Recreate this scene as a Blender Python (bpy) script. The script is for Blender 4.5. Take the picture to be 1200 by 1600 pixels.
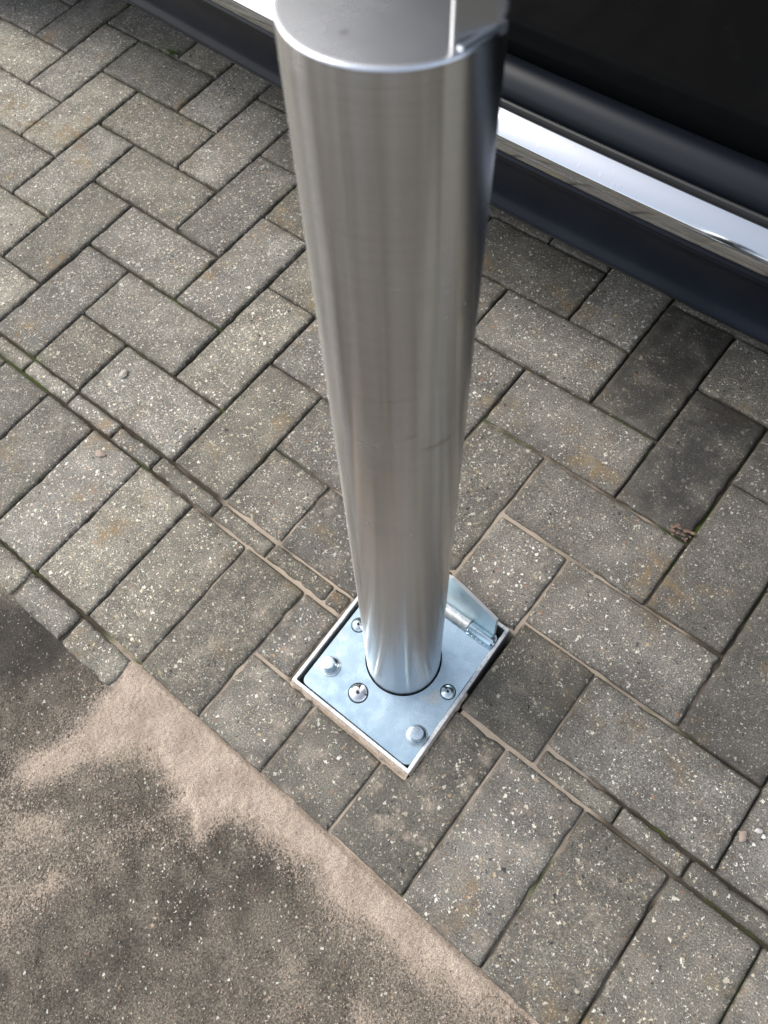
import bpy, bmesh, math, random
from math import radians, sin, cos, pi
from mathutils import Vector, Matrix, noise

random.seed(7)
scene = bpy.context.scene
COL = scene.collection
for o in list(bpy.data.objects):
    bpy.data.objects.remove(o)

# ------------------------------------------------------------------ camera
# x runs along the courses of the paving (to the lower right in view), y across them, z up
cam_d = bpy.data.cameras.new('camera')
cam = bpy.data.objects.new('camera', cam_d)
COL.objects.link(cam)
RX = Vector((0.7748764, 0.62520903, -0.09316775))
RY = Vector((0.53846746, -0.73007244, -0.42076956))
RZ = Vector((-0.33108814, 0.27587661, -0.90237062))
m = Matrix((RX, -RY, -RZ)).transposed().to_4x4()
m.translation = Vector((0.65038539, 0.0642202, 0.90570372))
cam.matrix_world = m
cam_d.sensor_fit = 'VERTICAL'
cam_d.sensor_height = 7.0
cam_d.sensor_width = 5.25
cam_d.lens = 7.0 * 1200.87 / 1600.0
cam_d.clip_start = 0.01
cam_d.clip_end = 500
cam_d.dof.use_dof = True
cam_d.dof.focus_distance = 0.93
cam_d.dof.aperture_fstop = 2.0
scene.camera = cam

# ------------------------------------------------------------------ sky and sun (thin overcast)
SUN_EL, SUN_AZ = radians(43), radians(190)      # azimuth measured from +x, counter-clockwise
world = bpy.data.worlds.new('World')
scene.world = world
world.use_nodes = True
wn = world.node_tree
wn.nodes.clear()
sky = wn.nodes.new('ShaderNodeTexSky')
sky.sky_type = 'NISHITA'
sky.sun_disc = False
sky.sun_elevation = SUN_EL
sky.sun_rotation = pi / 2 - SUN_AZ
sky.air_density = 1.0
sky.dust_density = 2.5
sky.ozone_density = 1.0
hs = wn.nodes.new('ShaderNodeHueSaturation')
hs.inputs['Saturation'].default_value = 0.50
bg = wn.nodes.new('ShaderNodeBackground')
bg.inputs['Strength'].default_value = 0.15
wo = wn.nodes.new('ShaderNodeOutputWorld')
wn.links.new(sky.outputs[0], hs.inputs['Color'])
wn.links.new(hs.outputs[0], bg.inputs['Color'])
wn.links.new(bg.outputs[0], wo.inputs['Surface'])

sun_d = bpy.data.lights.new('sun', 'SUN')
sun_d.energy = 1.1
sun_d.angle = radians(38)
sun_d.color = (1.0, 0.965, 0.92)
sun = bpy.data.objects.new('sun', sun_d)
COL.objects.link(sun)
sd = Vector((cos(SUN_EL) * cos(SUN_AZ), cos(SUN_EL) * sin(SUN_AZ), sin(SUN_EL)))
sun.rotation_euler = (-sd).to_track_quat('-Z', 'Y').to_euler()
sun.location = sd * 5

scene.view_settings.view_transform = 'Standard'
scene.view_settings.look = 'None'
scene.view_settings.gamma = 1.0
scene.view_settings.use_curve_mapping = False
scene.view_settings.exposure = 1.25
scene.render.engine = 'CYCLES'
scene.cycles.max_bounces = 6
scene.cycles.diffuse_bounces = 3
scene.cycles.glossy_bounces = 4

# ------------------------------------------------------------------ helpers
def link(o, parent=None):
    COL.objects.link(o)
    if parent is not None:
        o.parent = parent
    return o

def mesh_obj(name, verts, faces, mat=None, parent=None, smooth=False):
    me = bpy.data.meshes.new(name)
    me.from_pydata([tuple(v) for v in verts], [], faces)
    me.update()
    if smooth:
        me.polygons.foreach_set('use_smooth', [True] * len(me.polygons))
    o = bpy.data.objects.new(name, me)
    if mat:
        me.materials.append(mat)
    return link(o, parent)

def bm_obj(name, bm, mat=None, parent=None, smooth=False, angle=None):
    bmesh.ops.recalc_face_normals(bm, faces=bm.faces)
    me = bpy.data.meshes.new(name)
    bm.to_mesh(me)
    bm.free()
    if smooth:
        me.polygons.foreach_set('use_smooth', [True] * len(me.polygons))
        if angle:
            me.set_sharp_from_angle(angle=radians(angle))
    o = bpy.data.objects.new(name, me)
    if mat:
        me.materials.append(mat)
    return link(o, parent)

def empty(name, loc=(0, 0, 0)):
    o = bpy.data.objects.new(name, None)
    o.empty_display_size = 0.05
    o.location = loc
    return link(o)

def tag(o, label=None, cat=None, group=None, kind=None):
    if label: o['label'] = label
    if cat: o['category'] = cat
    if group: o['group'] = group
    if kind: o['kind'] = kind
    return o

def setloc(o, parent_loc):
    """mesh built in world coordinates under a parent that only has a location"""
    o.matrix_parent_inverse = Matrix.Translation(-Vector(parent_loc))
    return o

def lathe(name, prof, n, mat, parent=None, mtx=None, angle=35, cap=True):
    bm = bmesh.new()
    rings = []
    for r, z in prof:
        if r < 1e-6:
            rings.append([bm.verts.new((0, 0, z))])
        else:
            rings.append([bm.verts.new((r * cos(2 * pi * k / n), r * sin(2 * pi * k / n), z)) for k in range(n)])
    for a, b in zip(rings[:-1], rings[1:]):
        for k in range(n):
            k2 = (k + 1) % n
            if len(a) == 1 and len(b) == 1: continue
            if len(a) == 1: bm.faces.new((a[0], b[k], b[k2]))
            elif len(b) == 1: bm.faces.new((a[k], a[k2], b[0]))
            else: bm.faces.new((a[k], a[k2], b[k2], b[k]))
    if mtx is not None:
        bm.transform(mtx)
    return bm_obj(name, bm, mat, parent, True, angle)

def box_bm(bm, x0, x1, y0, y1, z0, z1, bev=0.0, mtx=None):
    r = bmesh.ops.create_cube(bm, size=1.0, matrix=Matrix.Translation(((x0 + x1) / 2, (y0 + y1) / 2, (z0 + z1) / 2)) @ Matrix.Diagonal((x1 - x0, y1 - y0, z1 - z0, 1)))
    vs = r['verts']
    if bev:
        es = list({e for v in vs for e in v.link_edges})
        rb = bmesh.ops.bevel(bm, geom=es, offset=bev, segments=2, affect='EDGES', profile=0.5)
        vs = list({v for f in rb['faces'] for v in f.verts} | {v for v in vs if v.is_valid})
    if mtx is not None:
        bmesh.ops.transform(bm, matrix=mtx, verts=[v for v in vs if v.is_valid])
    return bm

# ------------------------------------------------------------------ node helper
class NT:
    def __init__(self, name):
        self.mat = bpy.data.materials.new(name)
        self.mat.use_nodes = True
        self.t = self.mat.node_tree
        self.t.nodes.clear()
        self.out = self.t.nodes.new('ShaderNodeOutputMaterial')
        self.b = self.t.nodes.new('ShaderNodeBsdfPrincipled')
        self.t.links.new(self.b.outputs[0], self.out.inputs['Surface'])
    def n(self, typ, **kw):
        nd = self.t.nodes.new('ShaderNode' + typ)
        for k, v in kw.items():
            setattr(nd, k, v)
        return nd
    def put(self, sock, v):
        if isinstance(v, bpy.types.NodeSocket):
            self.t.links.new(v, sock)
        else:
            if isinstance(v, tuple) and len(v) == 3 and sock.type == 'RGBA':
                v = (*v, 1)
            sock.default_value = v
    def set(self, **kw):
        for k, v in kw.items():
            self.put(self.b.inputs[k.replace('_', ' ')], v)
    def pos(self):
        return self.n('NewGeometry').outputs['Position']
    def math(self, op, a, b=0.0, c=None, clamp=False):
        nd = self.n('Math', operation=op, use_clamp=clamp)
        self.put(nd.inputs[0], a); self.put(nd.inputs[1], b)
        if c is not None: self.put(nd.inputs[2], c)
        return nd.outputs[0]
    def vmath(self, op, a, b=(0, 0, 0), out=0):
        nd = self.n('VectorMath', operation=op)
        self.put(nd.inputs[0], a)
        if op == 'SCALE': self.put(nd.inputs['Scale'], b)
        else: self.put(nd.inputs[1], b)
        return nd.outputs[out]
    def noise(self, vec, scale, detail=2.0, rough=0.5, color=False):
        nd = self.n('TexNoise')
        self.put(nd.inputs['Vector'], vec)
        nd.inputs['Scale'].default_value = scale
        nd.inputs['Detail'].default_value = detail
        nd.inputs['Roughness'].default_value = rough
        return nd.outputs['Color' if color else 'Fac']
    def voro(self, vec, scale, feature='F1'):
        nd = self.n('TexVoronoi', feature=feature)
        self.put(nd.inputs['Vector'], vec)
        nd.inputs['Scale'].default_value = scale
        return nd
    def ramp(self, fac, lo, hi, a=0.0, b=1.0):
        nd = self.n('MapRange', interpolation_type='SMOOTHSTEP')
        self.put(nd.inputs['Value'], fac)
        self.put(nd.inputs['From Min'], lo); self.put(nd.inputs['From Max'], hi)
        self.put(nd.inputs['To Min'], a); self.put(nd.inputs['To Max'], b)
        return nd.outputs['Result']
    def mix(self, fac, a, b, blend='MIX'):
        nd = self.n('Mix', data_type='RGBA', blend_type=blend)
        self.put(nd.inputs[0], fac); self.put(nd.inputs[6], a); self.put(nd.inputs[7], b)
        return nd.outputs[2]
    def cramp(self, fac, stops):
        nd = self.n('ValToRGB')
        nd.color_ramp.interpolation = 'CONSTANT' if stops[0] == 'C' else 'LINEAR'
        st = stops[1:] if stops[0] == 'C' else stops
        e = nd.color_ramp.elements
        e[0].position, e[0].color = st[0][0], (*st[0][1], 1)
        e[1].position, e[1].color = st[-1][0], (*st[-1][1], 1)
        for p, c in st[1:-1]:
            q = e.new(p); q.color = (*c, 1)
        self.put(nd.inputs[0], fac)
        return nd.outputs[0]
    def attr(self, name):
        nd = self.n('Attribute', attribute_type='OBJECT', attribute_name=name)
        return nd.outputs['Fac']
    def bump(self, h, strength, dist):
        nd = self.n('Bump')
        nd.inputs['Strength'].default_value = strength
        nd.inputs['Distance'].default_value = dist
        self.put(nd.inputs['Height'], h)
        self.t.links.new(nd.outputs[0], self.b.inputs['Normal'])
        return nd
    def specks(self, vec, scale, density, size=0.42):
        """mask of scattered chips and a random colour value per chip"""
        v = self.voro(vec, scale)
        sep = self.n('SeparateColor')
        self.put(sep.inputs[0], v.outputs['Color'])
        keep = self.math('LESS_THAN', sep.outputs[0], density)
        rad = self.math('MULTIPLY_ADD', sep.outputs[2], size * 0.7, size * 0.3)
        mk = self.ramp(self.math('SUBTRACT', rad, v.outputs['Distance']), 0.0, 0.10)
        return self.math('MULTIPLY', mk, keep), sep.outputs[1]

def plain(name, col, rough=0.5, metal=0.0, **kw):
    t = NT(name)
    t.set(Base_Color=col, Roughness=rough, Metallic=metal, **kw)
    return t.mat

SAND = (0.40, 0.325, 0.255)
CHIPS = ['C', (0.0, (0.68, 0.64, 0.54)), (0.35, (0.54, 0.48, 0.37)), (0.58, (0.44, 0.34, 0.20)),
         (0.68, (0.78, 0.76, 0.69)), (0.80, (0.03, 0.03, 0.034)), (0.86, (0.30, 0.16, 0.09)), (0.91, (0.025, 0.025, 0.028)), (1.0, (0.02, 0.02, 0.02))]
BOXC = (0.455, 0.206, 0.0)

def brick_material():
    t = NT('paving brick')
    p = t.pos()
    wob = t.vmath('SCALE', t.vmath('SUBTRACT', t.noise(p, 330, 1.0, color=True), (0.5, 0.5, 0.5)), 0.0065)
    q = t.vmath('ADD', p, wob)
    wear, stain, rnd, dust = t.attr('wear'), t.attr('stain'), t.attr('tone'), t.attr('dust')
    # cement matrix
    big = t.noise(p, 16, 3, 0.6)
    c = t.mix(t.ramp(big, 0.3, 0.7), (0.140, 0.131, 0.115), (0.190, 0.178, 0.155))
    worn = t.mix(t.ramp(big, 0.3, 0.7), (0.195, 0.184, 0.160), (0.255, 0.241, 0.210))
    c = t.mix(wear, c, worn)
    g = t.noise(p, 560, 3, 0.85)
    c = t.mix(1.0, c, t.cramp(g, [(0.30, (0.22, 0.22, 0.22)), (0.48, (0.84, 0.84, 0.84)), (0.56, (1.10, 1.09, 1.07)), (0.70, (2.5, 2.42, 2.25))]), 'MULTIPLY')
    blot = t.ramp(t.noise(t.vmath('ADD', p, (6.1, 3.3, 0)), 30, 4, 0.6), 0.30, 0.72, 0.80, 1.16)
    c = t.vmath('SCALE', c, blot)
    # aggregate chips, three sizes
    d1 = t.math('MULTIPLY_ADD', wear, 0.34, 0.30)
    m1, r1 = t.specks(q, 420, d1, 0.55)
    c = t.mix(t.math('MULTIPLY', m1, 0.85), c, t.cramp(r1, CHIPS))
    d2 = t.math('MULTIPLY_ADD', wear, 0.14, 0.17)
    m2, r2 = t.specks(t.vmath('ADD', q, (3.1, 1.7, 0.4)), 235, d2, 0.50)
    c = t.mix(t.math('MULTIPLY', m2, 0.88), c, t.cramp(r2, CHIPS))
    m3, r3 = t.specks(t.vmath('ADD', q, (7.3, 2.9, 1.4)), 120, 0.06, 0.36)
    c = t.mix(t.math('MULTIPLY', m3, 0.88), c, t.cramp(r3, CHIPS))
    # tone of the single brick
    tone = t.ramp(rnd, 0.0, 1.0, 0.76, 1.20)
    c = t.mix(1.0, c, t.n('CombineColor').outputs[0], 'MULTIPLY') if False else t.vmath('SCALE', c, tone)
    c = t.mix(t.ramp(t.math('FRACT', t.math('MULTIPLY', rnd, 7.31)), 0.2, 1.0, 0.0, 0.45), c, t.mix(1.0, c, (1.03, 1.0, 0.87), 'MULTIPLY'))
    # ochre stains
    oc = t.ramp(t.noise(t.vmath('ADD', p, (5.2, 0.3, 0)), 11, 3, 0.55), 0.56, 0.70, 0.0, 0.55)
    c = t.mix(t.math('MULTIPLY', oc, t.ramp(t.noise(p, 60, 2), 0.35, 0.65)), c, (0.24, 0.155, 0.06))
    # dark oily bricks
    oil = t.ramp(t.noise(t.vmath('ADD', p, (1.2, 8.3, 0)), 22, 3, 0.6), 0.34, 0.62, 0.45, 0.95)
    c = t.mix(t.math('MULTIPLY', stain, oil), c, (0.022, 0.021, 0.021))
    # jointing sand left on the faces
    dn_ = t.ramp(t.noise(t.vmath('ADD', p, (2.2, 4.4, 0)), 34, 4, 0.65), 0.50, 0.72)
    fine = t.ramp(t.noise(p, 500, 2), 0.35, 0.65, 0.35, 1.0)
    c = t.mix(t.math('MULTIPLY', t.math('MULTIPLY', dn_, fine), dust), c, SAND)
    # grimy arrises, dirt has an uneven edge
    ed = t.n('Attribute', attribute_type='GEOMETRY', attribute_name='edge').outputs['Fac']
    em = t.math('MULTIPLY', ed, t.ramp(t.noise(p, 75, 4, 0.65), 0.32, 0.68, 0.05, 0.95))
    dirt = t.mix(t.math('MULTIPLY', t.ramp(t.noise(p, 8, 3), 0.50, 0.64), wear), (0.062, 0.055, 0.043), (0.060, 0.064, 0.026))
    c = t.mix(em, c, dirt)
    t.set(Base_Color=c, Roughness=t.ramp(stain, 0, 1, 0.88, 0.62), Specular_IOR_Level=0.3)
    h = t.math('ADD', t.math('MULTIPLY', g, 1.0), t.math('MULTIPLY', t.math('MAXIMUM', m1, m2), 0.5))
    h = t.math('ADD', h, t.math('MULTIPLY', t.noise(p, 300, 3, 0.7), 1.6))
    t.bump(h, 0.55, 0.0012)
    return t.mat

def bed_material():
    t = NT('joint filling')
    p = t.pos()
    gr = t.noise(p, 700, 2, 0.7)
    soil = t.mix(gr, (0.022, 0.018, 0.013), (0.075, 0.062, 0.045))
    moss = t.mix(gr, (0.022, 0.032, 0.008), (0.085, 0.105, 0.030))
    sand = t.mix(gr, (0.25, 0.205, 0.155), (0.44, 0.368, 0.29))
    mm = t.ramp(t.noise(p, 9, 3, 0.6), 0.50, 0.62)
    c = t.mix(mm, soil, moss)
    dist = t.vmath('DISTANCE', p, (0.44, 0.20, 0.0), 1)
    dd = t.math('ADD', dist, t.math('MULTIPLY', t.math('SUBTRACT', t.noise(p, 14, 2), 0.5), 0.55))
    c = t.mix(t.ramp(dd, 0.20, 0.40, 1.0, 0.0), c, sand)
    t.set(Base_Color=c, Roughness=0.95, Specular_IOR_Level=0.15)
    t.bump(gr, 0.6, 0.001)
    return t.mat

def concrete_material():
    t = NT('weathered concrete')
    p = t.pos()
    wob = t.vmath('SCALE', t.vmath('SUBTRACT', t.noise(p, 240, 1.0, color=True), (0.5, 0.5, 0.5)), 0.004)
    q = t.vmath('ADD', p, wob)
    big = t.noise(p, 5, 4, 0.62)
    mid = t.noise(t.vmath('ADD', p, (3, 1, 0)), 28, 4, 0.65)
    c = t.mix(t.ramp(t.math('MULTIPLY_ADD', mid, 0.5, t.math('MULTIPLY', big, 0.6)), 0.40, 0.72), (0.062, 0.054, 0.044), (0.175, 0.152, 0.122))
    g = t.noise(p, 480, 3, 0.85)
    c = t.mix(1.0, c, t.cramp(g, [(0.30, (0.15, 0.15, 0.15)), (0.48, (0.85, 0.85, 0.85)), (0.56, (1.12, 1.1, 1.06)), (0.70, (2.5, 2.4, 2.2))]), 'MULTIPLY')
    m1, r1 = t.specks(q, 300, 0.14, 0.5)
    c = t.mix(t.math('MULTIPLY', m1, 0.6), c, t.cramp(r1, CHIPS))
    m2, r2 = t.specks(t.vmath('ADD', q, (2, 5, 1)), 130, 0.045, 0.34)
    c = t.mix(t.math('MULTIPLY', m2, 0.8), c, t.cramp(r2, CHIPS))
    # thin drift of sand trodden over it, a patch of black dirt where the attribute runs below zero
    sv = t.n('Attribute', attribute_type='GEOMETRY', attribute_name='dust').outputs['Fac']
    soot = t.math('ADD', sv, t.math('MULTIPLY', t.math('SUBTRACT', t.noise(p, 45, 4, 0.7), 0.5), 0.55))
    c = t.mix(t.ramp(soot, -0.55, 0.02, 0.72, 0.0), c, (0.020, 0.019, 0.018))
    dm = t.math('ADD', sv, t.math('MULTIPLY', t.math('SUBTRACT', t.noise(p, 380, 4, 0.85), 0.5), 2.0))
    c = t.mix(t.ramp(dm, 0.30, 0.70, 0.0, 0.9), c, SAND)
    t.set(Base_Color=c, Roughness=0.93, Specular_IOR_Level=0.2)
    t.bump(t.math('ADD', g, t.math('MULTIPLY', mid, 1.5)), 0.9, 0.0022)
    return t.mat

def sand_material():
    t = NT('jointing sand')
    p = t.pos()
    g = t.noise(p, 800, 2, 0.8)
    c = t.mix(t.ramp(t.noise(p, 30, 3), 0.3, 0.7), (0.335, 0.270, 0.210), (0.44, 0.362, 0.288))
    c = t.mix(1.0, c, t.cramp(g, [(0.30, (0.50, 0.48, 0.46)), (0.5, (1, 1, 1)), (0.70, (1.45, 1.45, 1.45))]), 'MULTIPLY')
    t.set(Base_Color=c, Roughness=0.95, Specular_IOR_Level=0.15)
    t.bump(t.math('ADD', g, t.noise(p, 420, 3, 0.8)), 0.9, 0.0016)
    return t.mat

def steel_material():
    t = NT('brushed stainless steel')
    tc = t.n('TexCoord').outputs['Object']
    mp = t.n('Mapping'); t.put(mp.inputs['Vector'], tc); mp.inputs['Scale'].default_value = (5, 5, 700)
    br = t.noise(mp.outputs[0], 1.0, 3, 0.7)
    sm = t.noise(tc, 14, 4, 0.6)
    # smeared hand marks
    mp2 = t.n('Mapping'); t.put(mp2.inputs['Vector'], tc); mp2.inputs['Scale'].default_value = (9, 9, 22); mp2.inputs['Rotation'].default_value = (0.4, 0.3, 0.2)
    hm = t.ramp(t.noise(mp2.outputs[0], 1.3, 2, 0.5), 0.55, 0.85)
    c = t.mix(sm, (0.595, 0.600, 0.605), (0.645, 0.648, 0.648))
    c = t.vmath('SCALE', c, t.ramp(br, 0.25, 0.75, 0.93, 1.06))
    spots = t.ramp(t.math('ADD', t.voro(tc, 120).outputs['Distance'], t.math('MULTIPLY', t.noise(tc, 25, 3), 0.9)), 0.42, 0.56, 0.22, 0.0)
    c = t.mix(spots, c, (0.42, 0.40, 0.37))
    c = t.mix(t.math('MULTIPLY', hm, 0.25), c, (0.40, 0.38, 0.355))
    r = t.math('ADD', t.ramp(br, 0.2, 0.8, 0.205, 0.225), t.math('MULTIPLY', hm, 0.08))
    mp3 = t.n('Mapping'); t.put(mp3.inputs['Vector'], tc); mp3.inputs['Scale'].default_value = (95, 95, 1.2)
    st = t.noise(mp3.outputs[0], 1.0, 2, 0.6)
    r = t.math('ADD', r, t.ramp(st, 0.3, 0.7, -0.03, 0.04))
    def smear(cx, cz, rx, rz, slope, k):
        sp = t.n('SeparateXYZ'); t.put(sp.inputs[0], tc)
        dy = t.math('SUBTRACT', sp.outputs[1], cx)
        dz = t.math('SUBTRACT', t.math('SUBTRACT', sp.outputs[2], cz), t.math('MULTIPLY', dy, slope))
        e = t.math('ADD', t.math('POWER', t.math('ABSOLUTE', t.math('DIVIDE', dy, rx)), 2.0), t.math('POWER', t.math('ABSOLUTE', t.math('DIVIDE', dz, rz)), 2.0))
        e = t.math('ADD', e, t.math('MULTIPLY', t.math('SUBTRACT', t.noise(tc, 160, 3), 0.5), 1.2))
        front = t.math('GREATER_THAN', sp.outputs[0], 0.0)
        return t.math('MULTIPLY', t.math('MULTIPLY', t.ramp(e, 0.4, 1.2, 1.0, 0.0), front), k)
    for a_ in ((-.0125, .4985, .0115, .0024, -.10, 0.36), (-.0290, .516, .004, .0022, .5, 0.20), (-.036, .55, .010, .0016, .35, 0.14), (-.008, .452, .0035, .0012, .1, 0.18)):
        c = t.mix(smear(*a_), c, (0.20, 0.185, 0.165))
    t.set(Base_Color=c, Metallic=1.0, Roughness=r, Anisotropic=0.90, Anisotropic_Rotation=0.25)
    tg = t.n('Tangent', direction_type='RADIAL', axis='Z')
    t.put(t.b.inputs['Tangent'], tg.outputs[0])
    return t.mat

def cap_material():
    t = NT('satin stainless cap')
    tc = t.n('TexCoord').outputs['Object']
    cl = t.noise(tc, 30, 4, 0.6)
    c = t.mix(cl, (0.52, 0.54, 0.57), (0.575, 0.595, 0.625))
    d1 = t.vmath('DISTANCE', t.vmath('ADD', tc, t.vmath('SCALE', t.noise(tc, 220, 2, color=True), 0.006)), (0.0032, -0.0242, .7358), 1)
    d2 = t.vmath('DISTANCE', t.vmath('ADD', tc, t.vmath('SCALE', t.noise(tc, 220, 2, color=True), 0.006)), (-0.0010, -0.0262, .7358), 1)
    sc = t.math('MAXIMUM', t.ramp(d1, 0.0010, 0.0026, 1.0, 0.0), t.ramp(d2, 0.0005, 0.0018, 0.6, 0.0))
    c = t.mix(t.math('MULTIPLY', sc, 0.7), c, (0.12, 0.10, 0.085))
    t.set(Base_Color=c, Metallic=1.0, Roughness=t.ramp(cl, 0.3, 0.7, 0.25, 0.285))
    return t.mat

def zinc_material(name, ca, cb, r0, r1, scale=22):
    t = NT(name)
    tc = t.n('TexCoord').outputs['Object']
    cl = t.noise(tc, scale, 4, 0.6)
    c = t.mix(t.ramp(cl, 0.32, 0.68), ca, cb)
    ys = t.ramp(t.noise(t.vmath('ADD', tc, (4, 2, 1)), 30, 3, 0.6), 0.60, 0.74, 0.0, 0.55)
    c = t.mix(ys, c, (0.66, 0.62, 0.52))
    dr = t.ramp(t.voro(t.vmath('ADD', tc, (1, 1, 1)), 75).outputs['Distance'], 0.03, 0.07, 1.0, 0.0)
    c = t.mix(t.math('MULTIPLY', dr, 0.4), c, (0.16, 0.15, 0.14))
    t.set(Base_Color=c, Metallic=1.0, Roughness=t.ramp(t.noise(tc, 60, 3), 0.3, 0.7, r0, r1))
    t.bump(t.noise(tc, 130, 3), 0.12, 0.0008)
    return t.mat

def edge_metal_material():
    t = NT('cut galvanised edge')
    tc = t.n('TexCoord').outputs['Object']
    n1 = t.noise(tc, 220, 3, 0.7)
    c = t.mix(t.ramp(n1, 0.3, 0.7), (0.50, 0.51, 0.51), (0.74, 0.75, 0.75))
    dn_ = t.ramp(t.noise(tc, 46, 3, 0.6), 0.50, 0.70, 0.0, 0.65)
    c = t.mix(dn_, c, (0.34, 0.28, 0.22))
    t.set(Base_Color=c, Metallic=t.math('SUBTRACT', 0.85, dn_), Roughness=0.48)
    t.bump(n1, 0.3, 0.0008)
    return t.mat

def chrome_material():
    t = NT('polished trim')
    p = t.pos()
    wet = t.ramp(t.voro(t.vmath('ADD', p, t.vmath('SCALE', t.noise(p, 90, 1, color=True), 0.01)), 95).outputs['Distance'], 0.16, 0.34, 1.0, 0.0)
    wet = t.math('MULTIPLY', wet, t.ramp(t.noise(p, 16, 3), 0.44, 0.62))
    t.set(Base_Color=t.mix(t.math('MULTIPLY', wet, 0.35), (0.47, 0.49, 0.515), (0.36, 0.38, 0.42)), Metallic=1.0, Roughness=t.math('MULTIPLY_ADD', wet, 0.12, 0.10))
    t.bump(wet, 0.08, 0.0004)
    return t.mat

def plastic_material():
    t = NT('black textured plastic')
    p = t.pos()
    n1 = t.noise(p, 1500, 2, 0.6)
    c = t.mix(t.ramp(t.noise(p, 12, 4, 0.6), 0.35, 0.7), (0.0030, 0.0048, 0.0090), (0.0050, 0.0072, 0.0125))
    t.set(Base_Color=c, Roughness=0.33, Specular_IOR_Level=0.17)
    t.bump(n1, 0.10, 0.0004)
    return t.mat

def paint_material():
    t = NT('black car paint')
    p = t.pos()
    d = t.ramp(t.noise(p, 35, 4, 0.7), 0.5, 0.8, 0.0, 0.06)
    c = t.mix(d, (0.004, 0.0045, 0.005), (0.05, 0.046, 0.04))
    t.set(Base_Color=c, Roughness=t.math('MULTIPLY_ADD', d, 1.0, 0.13), Specular_IOR_Level=0.16)
    return t.mat

M = dict(brick=brick_material(), bed=bed_material(), concrete=concrete_material(), sand=sand_material(),
         steel=steel_material(), cap=cap_material(),
         zinc=zinc_material('bright zinc plate', (0.43, 0.56, 0.62), (0.51, 0.635, 0.695), 0.20, 0.30),
         bolt=zinc_material('zinc fixings', (0.50, 0.59, 0.62), (0.64, 0.71, 0.74), 0.16, 0.28, 90),
         screw=zinc_material('plain steel screw', (0.62, 0.62, 0.62), (0.76, 0.76, 0.75), 0.14, 0.26, 90),
         washer=zinc_material('dull zinc washer', (0.36, 0.42, 0.44), (0.50, 0.56, 0.58), 0.22, 0.34, 90),
         pale=zinc_material('pale dull zinc lid', (0.50, 0.62, 0.68), (0.62, 0.73, 0.78), 0.42, 0.55),
         lug=plain('satin steel lug', (0.47, 0.465, 0.455), 0.46, 1.0),
         cut=plain('rough sawn zinc edge', (0.62, 0.63, 0.64), 0.55, 0.55),
         frame=edge_metal_material(), chrome=chrome_material(), plastic=plastic_material(), paint=paint_material(),
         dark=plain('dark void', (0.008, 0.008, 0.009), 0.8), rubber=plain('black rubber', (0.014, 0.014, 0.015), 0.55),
         glass=plain('tinted car glass', (0.006, 0.008, 0.008), 0.03),
         rim=plain('alloy rim', (0.45, 0.46, 0.47), 0.3, 0.9), lamp=plain('red lamp glass', (0.25, 0.01, 0.01), 0.1),
         clear=plain('headlamp glass', (0.55, 0.58, 0.60), 0.08),
         satin=plain('satin black sill', (0.005, 0.007, 0.010), 0.36, 0.0, Specular_IOR_Level=0.26),
         stone_a=plain('pale pebble', (0.36, 0.335, 0.285), 0.85), stone_b=plain('pinkish pebble', (0.30, 0.235, 0.19), 0.85),
         stone_c=plain('white chip', (0.50, 0.485, 0.44), 0.8), leaf=plain('dry leaf', (0.15, 0.095, 0.065), 0.9),
         grass=plain('grass blade', (0.085, 0.13, 0.03), 0.6))

# ------------------------------------------------------------------ paving lattice
P = 0.1025
LS, LU, LV = 1.0015, 0.30316, 0.1946
# how far corners of the laid bricks stray from the lattice (column, row, mm, mm)
STRAY = [(-9,7,6,-1),(-8,7,-4,-3),(-8,6,1,4),(-7,6,-5,1),(-7,8,-4,-4),(-5,8,-4,-2),(-5,7,3,2),(-7,5,2,3),(-6,5,-4,2),
         (-6,7,2,-4),(-4,7,-3,-4),(-4,6,4,4),(-6,6,4,1),(-5,4,-5,2),(-5,6,-1,-4),(-3,5,-1,4),(-4,5,-3,-4),(-4,4,4,1),
         (-3,4,0,-3),(-1,4,-4,-1),(-1,3,1,3),(0,3,-3,0),(-1,5,4,0),(0,2,1,4),(1,2,2,1),(1,4,-1,-3),(0,4,4,1),(-2,2,4,0),
         (-2,4,0,4),(-2,5,-4,1),(3,8,0,3),(3,7,3,0),(2,7,2,-4),(4,6,0,3),(4,8,4,4),(5,8,0,4),(5,6,-3,1),(3,6,-2,-4),
         (3,5,3,0),(4,5,-3,-4),(6,5,0,-4),(6,4,1,4),(4,4,2,-1),(5,4,-3,-4),(7,4,-3,2),(7,3,1,4),(5,3,3,2),(6,6,4,2)]
def L2W(i, j):
    """herringbone lattice -> metres"""
    du = dv = 0.0
    w = 0.8
    for a, b, x, y in STRAY:
        d2 = (a - i) ** 2 + (b - j) ** 2
        if d2 < 4:
            k = math.exp(-d2 * 5)
            du += k * x; dv += k * y; w += k
    return ((i * LS + LU) * P + du / w * 0.001, (j * LS + LV) * P + dv / w * 0.001)

BX0, BX1, BY0, BY1 = 0.3640, 0.5432, 0.0978, 0.3105      # opening cut for the socket

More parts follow.
